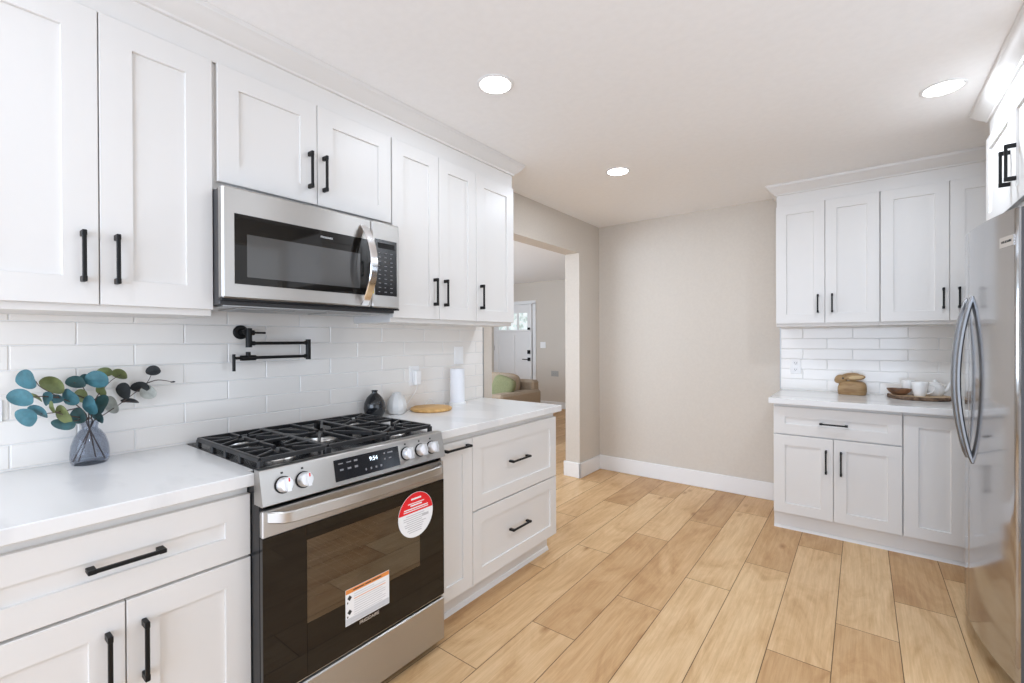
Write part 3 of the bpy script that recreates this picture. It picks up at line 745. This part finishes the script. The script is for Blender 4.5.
# ------------------------------------------------------------------ counter objects, right of the range
VASEB = mat('black_glazed_ceramic', (.013, .014, .016), .06, spec=.6)
VASEW = noise_mix(mat('white_marbled_ceramic', (.8, .8, .79), .3), (.46, .44, .42), (.66, .66, .65), 6, (1, 1, 1), .30, .46, 6)
def on_counter(g, name, m, label, cat, loc, ang=40): return tag(g.build(name, m, ang=ang, loc=loc), label, cat)
prof = [(q*.92, z) for q, z in [(.0, .001), (.038, .0), (.046, .004), (.057, .025), (.061, .050), (.057, .078), (.044, .104), (.027, .121), (.0165, .129), (.0155, .137), (.020, .142), (.018, .143), (.0125, .137), (.0125, .125), (.0, .12)]]
on_counter(G().lathe(prof, n=48), 'bud_vase', VASEB, 'round glossy black bud vase beside the white vase', 'vase', (.082, .842, .915))
prof = [(.0, .001), (.036, .0), (.045, .004), (.055, .024), (.057, .044), (.051, .070), (.038, .095), (.026, .108), (.022, .115), (.023, .119), (.019, .118), (.018, .110), (.0, .10)]
on_counter(G().lathe(prof, n=12), 'bud_vase', VASEW, 'white faceted bud vase between the black vase and the round board', 'vase', (.085, .985, .915), 20)
prof = [(.0, .0), (.112, .0), (.118, .003), (.120, .009), (.118, .015), (.112, .018), (.0, .018)]
on_counter(G().lathe(prof, n=56), 'serving_board', OAK, 'round honey-coloured wooden board lying on the worktop', 'board', (.140, 1.192, .9152), 30)
t = thing('paper_towel_roll', 'white upright roll on a round stand near the end of the left counter', 'paper towel', (.088, 1.462, .915))
G().lathe([(.0, 0), (.052, 0), (.054, .002), (.054, .012), (.051, .015), (.0, .015)], (0, 0, 0), 40).build('stand', PLATE, t)
G().lathe([(.020, .016), (.044, .016), (.0455, .019), (.0455, .222), (.044, .225), (.020, .225), (.019, .222), (.019, .019)], (0, 0, 0), 40).build('roll', mat('white_paper_towel', (.86, .87, .90), .8), t)

# ------------------------------------------------------------------ vase with eucalyptus
VX, VY, VZ = .076, -.285, .915
t = thing('glass_vase', 'smoky grey glass vase holding eucalyptus on the left worktop', 'vase', (VX, VY, VZ))
prof = [(.0, .0), (.050, .0), (.057, .003), (.062, .012), (.0635, .03), (.060, .062), (.050, .090), (.036, .109), (.0265, .117), (.0245, .124), (.025, .138), (.029, .145)]
inner = [(.0265, .1445), (.0225, .137), (.022, .124), (.0245, .115), (.0335, .107), (.047, .088), (.057, .061), (.0605, .03), (.058, .014), (.05, .009), (.0, .008)]
G().lathe([(q*.80 if z < .115 else q*(.80+.2*(z-.115)/.03), z) for q, z in prof+inner], (0, 0, 0), 48).build('glass_body', [SMOKE, SMOKEIN], t)
for p in t.children[0].data.polygons:
    if p.index >= (len(prof)-1)*48 and p.index < (len(prof)+len(inner)-1)*48: p.material_index = 1
def unproj(u, v, x):
    ray = F+R2*(u-512)/FPX+U2*(341.5-v)/FPX; k = (x-CX)/ray.x
    return Vector((CX, CY, CH))+ray*k
LEAFM = {}
for nm, c in (('teal', (.042, .145, .175)), ('deep', (.022, .078, .080)), ('olive', (.165, .195, .070)), ('char', (.022, .025, .027)), ('pale', (.42, .43, .39))):
    LEAFM[nm] = noise_mix(mat(nm+'_leaf', c, .6), tuple(a*.8 for a in c), tuple(min(1, a*1.25) for a in c), 35)
STEM = mat('brown_stem', (.09, .06, .05), .6)
def leaf_obj(parent, org, u, v, rx, ry, ang, x, col, tilt):
    s = .1758; c = unproj(u*s, 355+v*s, x); d = (c-Vector((CX, CY, CH))).length
    mpp = ((c-Vector((CX, CY, CH))).dot(F))/FPX*s
    # leaf plane: roughly facing the room with its own lean
    ex = (R2*math.cos(ang)+U2*-math.sin(ang)); ey = (R2*math.sin(ang)+U2*math.cos(ang))
    nn = ex.cross(ey); ex = (ex+nn*tilt[0]).normalized(); ey = (ey+nn*tilt[1]); ey = (ey-ex*ey.dot(ex)).normalized(); nn = ex.cross(ey)
    rx *= mpp*1.10; ry *= mpp*1.14; g = G(); n = 26; vs = []
    rings = [0, .35, .7, 1.]
    for lay in (1, -1):
        for q in rings[1:]:
            for k in range(n):
                a = 2*PI*k/n; px = math.cos(a)*q; py = math.sin(a)*q*(1-.10*math.cos(a))
                bend = .16*rx*(px*px)-.22*ry*abs(py)*(1-.3*q)
                vs.append(c+ex*px*rx+ey*py*ry+nn*(bend+lay*.0004)-org)
        vs.append(c+nn*(lay*.0004)-org)
    m = len(rings)-1; per = m*n+1; fs = []
    for L_ in range(2):
        b = L_*per
        for i in range(m-1):
            for k in range(n): fs.append((b+i*n+k, b+i*n+(k+1) % n, b+(i+1)*n+(k+1) % n, b+(i+1)*n+k))
        for k in range(n): fs.append((b+per-1, b+k, b+(k+1) % n))
    for k in range(n): fs.append(((m-1)*n+k, (m-1)*n+(k+1) % n, per+(m-1)*n+(k+1) % n, per+(m-1)*n+k))
    g.add(vs, fs).build('leaf', LEAFM[col], parent, ang=60)
def sprig(label, foot, stems, leaves):
    org = Vector((VX, VY, VZ+.012)); t = thing('eucalyptus_sprig', label, 'plant', org)
    for k, st in enumerate(stems):
        pts = [unproj(u*.1758, 355+v*.1758, x)-org for u, v, x in st]
        if k == 0: pts = [Vector(foot)]+[Vector((foot[0]*-.15, foot[1]*-.15, .118))]+pts
        p = smooth(pts, 5); G().tube(p, [.0022-.0012*i/len(p) for i in range(len(p))], 7).build('stem', STEM, t)
    for l in leaves: leaf_obj(t, org, *l)
rad = math.radians
sprig('eucalyptus sprig with wide blue-teal leaves reaching left', (.02, .035, 0),
      [[(490, 340, .085), (435, 285, .09), (350, 245, .095), (235, 185, .10), (205, 150, .10)], [(350, 245, .095), (240, 235, .11), (150, 245, .115)], [(450, 300, .09), (330, 325, .125), (230, 335, .13)]],
      [(155, 140, 64, 51, rad(-8), .10, 'teal', (.2, .2)), (122, 245, 60, 46, rad(8), .115, 'teal', (-.2, .2)), (155, 358, 72, 38, rad(24), .135, 'teal', (.2, -.3)),
       (225, 322, 62, 30, rad(18), .125, 'teal', (.1, .4)), (268, 250, 38, 32, rad(55), .105, 'teal', (.3, .1)), (322, 250, 44, 24, rad(-15), .085, 'teal', (.1, .5)), (398, 238, 46, 46, rad(-50), .10, 'teal', (.3, .1)), (515, 285, 44, 50, rad(-15), .12, 'teal', (.2, .1)), (556, 140, 54, 44, rad(5), .10, 'teal', (-.2, .2))])
sprig('eucalyptus sprig with deep green leaves low over the vase mouth', (-.03, .02, 0),
      [[(505, 355, .09), (500, 260, .07), (470, 180, .06), (420, 155, .06)], [(505, 365, .09), (445, 370, .11), (370, 395, .12)]],
      [(438, 155, 58, 33, rad(-2), .065, 'deep', (.1, .3)), (370, 395, 70, 27, rad(8), .125, 'deep', (.1, -.4)), (447, 345, 52, 40, rad(-25), .11, 'deep', (.2, .1)), (568, 285, 46, 52, rad(20), .085, 'deep', (.2, -.2)), (555, 352, 48, 28, rad(30), .08, 'deep', (.1, .3)), (490, 140, 34, 28, rad(10), .05, 'deep', (.1, .3))])
sprig('eucalyptus sprig with light olive-green leaves in the middle', (.01, -.03, 0),
      [[(520, 350, .08), (545, 250, .07), (590, 190, .06), (640, 140, .05), (700, 105, .05)], [(540, 270, .07), (455, 235, .06), (330, 190, .06)], [(520, 360, .09), (420, 350, .12), (330, 330, .13), (295, 300, .13)]],
      [(302, 175, 60, 44, rad(25), .075, 'olive', (-.2, .2)), (362, 340, 36, 52, rad(-22), .13, 'olive', (.1, .2)), (466, 236, 42, 36, rad(15), .055, 'olive', (.1, .2)), (577, 200, 30, 32, rad(-10), .075, 'olive', (.2, .2)), (598, 98, 50, 25, rad(-12), .06, 'olive', (.1, .4)), (685, 110, 46, 27, rad(8), .05, 'olive', (.1, .3)), (295, 296, 13, 32, rad(-10), .135, 'olive', (.1, .1)), (208, 240, 46, 13, rad(25), .08, 'olive', (.1, .5))])
sprig('eucalyptus sprig with charcoal and pale leaves reaching right', (-.01, -.04, 0),
      [[(530, 375, .075), (590, 340, .065), (680, 280, .06), (760, 220, .055), (830, 165, .05), (860, 115, .05)], [(690, 270, .06), (745, 262, .06)], [(830, 162, .05), (900, 142, .05), (985, 154, .045)]],
      [(706, 207, 44, 43, rad(20), .06, 'char', (.1, .2)), (875, 88, 41, 26, rad(-15), .05, 'char', (.1, .4)), (802, 182, 54, 27, rad(-5), .05, 'char', (.1, .3)), (745, 260, 52, 14, rad(3), .055, 'char', (.1, .6)),
       (635, 285, 40, 46, rad(-10), .06, 'pale', (.1, .2)), (845, 211, 44, 37, rad(-25), .065, 'pale', (.1, .3)), (985, 153, 0.1+14, 4, rad(-6), .045, 'char', (.1, .1))])

# ------------------------------------------------------------------ far counter objects
def remeshed(g, name, m, voxel, smooth_it, loc, parent=None):
    o = g.build(name+'_rough', m, weld=False); md = o.modifiers.new('r', 'REMESH'); md.mode = 'VOXEL'; md.voxel_size = voxel
    sm = o.modifiers.new('s', 'SMOOTH'); sm.factor = .5; sm.iterations = smooth_it
    dg = bpy.context.evaluated_depsgraph_get(); me = bpy.data.meshes.new_from_object(o.evaluated_get(dg)); bpy.data.objects.remove(o)
    me.name = name; me.polygons.foreach_set('use_smooth', [True]*len(me.polygons))
    if not me.materials: me.materials.append(m)
    p = bpy.data.objects.new(name, me); COL.objects.link(p); p.location = loc; p.parent = parent; return p
RABW = noise_mix(mat('carved_pale_wood', (.36, .22, .10), .55), (.25, .14, .055), (.42, .275, .135), 9, (1, 1, 4), .35, .65)
t = thing('rabbit_figurine', 'carved wooden rabbit lying on the far worktop', 'figurine', (2.075, 3.50, .915))
rt = lambda a: Matrix.Rotation(a, 3, 'Y')
def rings_body(g, secs, n=40, e=.72):
    vs = []; sg = lambda v: math.copysign(abs(v)**e, v)
    for z, w, d, cx in secs:
        for k in range(n): a = 2*PI*k/n; vs.append((cx+w*sg(math.cos(a)), d*sg(math.sin(a)), z))
    m = len(secs); fs = [(i*n+k, i*n+(k+1) % n, (i+1)*n+(k+1) % n, (i+1)*n+k) for i in range(m-1) for k in range(n)]
    fs += [tuple(range(n)), tuple((m-1)*n+k for k in range(n))]; return g.add(vs, fs)
g = rings_body(G(), [(q0, q1*.93, q2, q3+.006) for q0, q1, q2, q3 in [(0, .084, .044, 0), (.004, .089, .048, 0), (.025, .093, .052, .001), (.055, .092, .052, .002), (.075, .086, .049, .004), (.088, .076, .043, .006), (.096, .060, .034, .008), (.100, .034, .020, .010)]])
g.ell((-.060, -.006, .110), (.038, .035, .033), 28, 18, rt(-.2)).ell((-.080, -.010, .102), (.019, .025, .022), 20, 12)
remeshed(g, 'body', RABW, .0035, 3, (0, 0, 0), t)
for sy, dx, dz in ((-1, 0, 0), (1, -.028, .006)):
    g = G().ell((.026+dx, sy*.030, .127+dz), (.060, .014, .0235), 28, 16, rt(-.12)).ell((-.022+dx*.6, sy*.028, .121+dz), (.030, .012, .012), 20, 12, rt(-.15))
    ear = remeshed(g, 'ear', RABW, .003, 2, (0, 0, 0), t)
    if sy < 0: G().ell((.032, -.0425, .128), (.044, .004, .0135), 24, 12, rt(-.12)).build('inner_ear', mat('pale_carved_wood', (.55, .40, .22), .6), ear)
G().ell((-.046, -.0405, .119), (.0062, .004, .0062)).build('eye', INK, t)
# wood slice tray
TX, TY = 2.443, 3.462
t = thing('wood_slice_tray', 'oval wood slice tray with dark bark rim holding the white cups', 'tray', (TX, TY, .915))
def wob(a): return 1+.018*math.sin(3*a+1)+.012*math.sin(5*a)+.006*math.sin(11*a)
def slab_ring(g, r0, r1, z0, z1, n=72):
    vs = []
    for z, rr in ((z0, r1*.97), (z0+.006, r1), (z1-.004, r1), (z1, r1*.98), (z1, r0)):
        for k in range(n):
            a = 2*PI*k/n; w = wob(a)*rr; vs.append((.167*w*math.cos(a), .142*w*math.sin(a), z))
    fs = [(i*n+k, i*n+(k+1) % n, (i+1)*n+(k+1) % n, (i+1)*n+k) for i in range(4) for k in range(n)]
    fs.append(tuple(range(n)))
    g.add(vs, fs); return n
g = G(); slab_ring(g, .95, 1., 0, .024); g.build('bark_rim', noise_mix(mat('tree_bark', (.12, .075, .05), .9), (.06, .035, .022), (.22, .14, .09), 40, bump=.6), t)
g = G(); n = 72; vs = [(.167*.955*wob(2*PI*k/n)*math.cos(2*PI*k/n), .142*.955*wob(2*PI*k/n)*math.sin(2*PI*k/n), z) for z in (.012, .0245) for k in range(n)]
g.add(vs, [tuple(range(n)), tuple(range(n, 2*n))]+[(k, (k+1) % n, n+(k+1) % n, n+k) for k in range(n)]).build('cut_face', noise_mix(mat('slice_face', (.52, .38, .24), .6), (.45, .31, .18), (.60, .45, .30), 14), t)
TZ = .9395
CER = mat('white_glazed_ceramic', (.86, .86, .85), .15)
def mug(label, loc, rz, r, h, handle=True, name='mug', cat='mug'):
    t = thing(name, label, cat, loc, rz)
    prof = [(.0, 0), (r*.62, 0), (r*.68, .003), (r*.80, h*.3), (r*.94, h*.7), (r, h*.985), (r*.985, h), (r*.95, h*.985), (r*.89, h*.7), (r*.74, h*.3), (r*.58, .008), (0, .007)]
    G().lathe(prof, (0, 0, 0), 40).build('bowl', CER, t)
    if handle:
        pts = []
        for k in range(15):
            a = -PI*.50+PI*k/14*1.02; pts.append((r*.84+.034*math.cos(a)+(.010*math.sin(a)), 0, h*.5+h*.33*math.sin(a)))
        G().tube(smooth(pts, 2), .0048, 10).build('handle', CER, t)
mug('white mug with round handle standing at the front of the wood slice tray', (2.444, 3.412, TZ), 0, .045, .094)
mug('plain white cup half hidden at the back left of the wood slice tray', (2.392, 3.508, TZ), 2.6, .038, .096, False, 'cup', 'cup')
t = thing('small_teapot', 'small white teapot with upright spout behind the mug', 'teapot', (2.527, 3.50, TZ))
G().lathe([(0, 0), (.034, 0), (.044, .010), (.050, .036), (.046, .062), (.034, .078), (.030, .080), (0, .080)], (0, 0, 0), 40).build('pot', CER, t)
G().lathe([(.031, .0805), (.026, .088), (.010, .093), (.007, .097), (.010, .103), (.006, .108), (0, .109)], (0, 0, 0), 32).build('lid', CER, t)
G().tube(smooth([(.040, 0, .030), (.058, -.006, .045), (.068, -.010, .075), (.082, -.014, .104)], 5), [.012-.0004*k for k in range(16)], 14).build('spout', CER, t)
t = tag(G().lathe([(0, 0), (.026, 0), (.038, .005), (.055, .020), (.066, .038), (.067, .043), (.062, .0425), (.050, .026), (.034, .012), (0, .010)], (0, 0, 0), 44, sy=.7).build('wooden_bowl', noise_mix(mat('dark_walnut', (.15, .07, .035), .35), (.09, .04, .02), (.24, .12, .06), 12, (1, 4, 1)), ang=40, loc=(2.340, 3.425, TZ)), 'shallow dark brown wooden bowl on the left of the wood slice tray', 'bowl')

# ------------------------------------------------------------------ living room
def front_door():
    dx0, dx1, y, zt = -4.02, -3.075, YL, 2.03
    o = G().box(dx0, dx1, y-.045, y-.012, .008, zt, .002)
    # raised stiles and rails leave recessed panels and the three lites
    st = .10
    o = G()
    d0, d1 = y-.046, y-.014
    o.box(dx0, dx1, y-.030, d1, .008, 1.53)
    wl = (1.53, 1.86)
    o.box(dx0, dx0+st, d0, d1, .008, zt).box(dx1-st, dx1, d0, d1, .008, zt).box(dx0+st, dx1-st, d0, d1, wl[1], zt).box(dx0+st, dx1-st, d0, d1, 1.41, wl[0]).box(dx0+st, dx1-st, d0, d1, .008, .24)
    o.box((dx0+dx1)/2-.05, (dx0+dx1)/2+.05, d0, d1, .24, 1.41)
    lw = (dx1-dx0-2*st-.10)/3
    for k in (1, 2): o.box(dx0+st+lw*k+.05*(k-1), dx0+st+lw*k+.05*k, d0, d1, wl[0], wl[1])
    o.box(dx0+.02, dx1-.02, d0-.02, d0, 1.485, 1.52, .003)
    d = struct(o.build('door_1', WHITE, weld=False))
    G().box(dx0+st, dx1-st, y-.032, y-.028, wl[0], wl[1]).build('glass_panes', noise_mix(mat('frosted_garden_view', (.5, .6, .5), .2, emit=((.75, .85, .85), .45)), (.20, .26, .22), (.85, .9, .9), 9, lo=.35, hi=.6), d)
    lx = dx1-.06
    G().box(lx-.034, lx+.034, d0-.022, d0, 1.04, 1.115, .006).build('deadbolt', BLACK, d)
    g = G().box(lx-.034, lx+.034, d0-.014, d0, .895, .965, .005).tube([(lx, d0-.012, .93), (lx, d0-.05, .93), (lx-.13, d0-.05, .93)], .009, 10)
    g.build('lever_handle', BLACK, d)
    G().box(lx-.03, lx+.03, d0-.02, d0, 1.515, 1.565, .004).build('door_sensor', BLACK, d)
    for hz in (.25, 1.15, 1.8): G().cyl((dx0-.006, d0-.006, hz-.05), (dx0-.006, d0-.006, hz+.05), .007, None, 10).build('hinge', STEEL, d)
    g = G().box(dx1+.004, dx1+.085, y-.02, y, 0, 2.055, .003).box(dx0-.012, dx1+.085, y-.02, y, 2.036, 2.105, .003)
    struct(g.build('trim_3', WHITE))
    struct(G().box(dx0-.05, dx0-.014, y-.02, y, 0, 2.036, .003).build('trim_4', WHITE))
front_door()
outlet('white double switch on the living room wall right of the front door', (-2.83, YL, 1.217), 0, .125, .116, 'switch')
outlet('grey outlet plate low on the living room wall right of the front door', (-2.56, YL, .665), 0, .165, .105, 'duplex', mat('grey_plastic_plate', (.38, .37, .35), .4))

SOFA = noise_mix(mat('beige_sofa_fabric', (.36, .29, .22), .95), (.31, .245, .18), (.40, .325, .245), 120, bump=.3)
SX, SY = -1.57, 3.98
t = thing('sofa', 'beige fabric sofa with a rolled back cushion in the living room', 'sofa', (SX, SY, 0))
G().box(-1.98, -.02, .08, .92, .06, .30, .02).build('base', SOFA, t)
for k in range(2): G().box(-1.80+.79*k+.005, -1.80+.79*(k+1)-.005, .0, .70, .30, .46, .035).build('seat_cushion', SOFA, t)
G().box(-1.98, -.05, .78, .95, .06, .735, .03).build('back_frame', SOFA, t)
for s in (0, 1): G().box(-.22 if s == 0 else -2.0, 0 if s == 0 else -1.78, 0, .93, .06, .60, .03).build('arm', SOFA, t)
for k in range(2): G().pillow((-1.80+.79*k+.395, .66, .64), .395, .11, .20, .45, Matrix.Rotation(-.12, 3, 'X')).build('back_cushion', SOFA, t)
for fx in (-1.9, -.08):
    for fy in (.1, .86): G().cyl((fx, fy, 0), (fx, fy, .07), .025, None, 12).build('foot', INK, t)
GREEN = noise_mix(mat('green_pillow_fabric', (.22, .23, .12), .95), (.19, .20, .105), (.25, .265, .14), 90)
tag(G().pillow((0, 0, 0), .19, .07, .17, .5, Matrix.Rotation(-.25, 3, 'X') @ Matrix.Rotation(.25, 3, 'Y')).build('throw_pillow', GREEN, loc=(SX-.30, SY+.40, .645)), 'sage green throw pillow leaning on the sofa back', 'pillow')
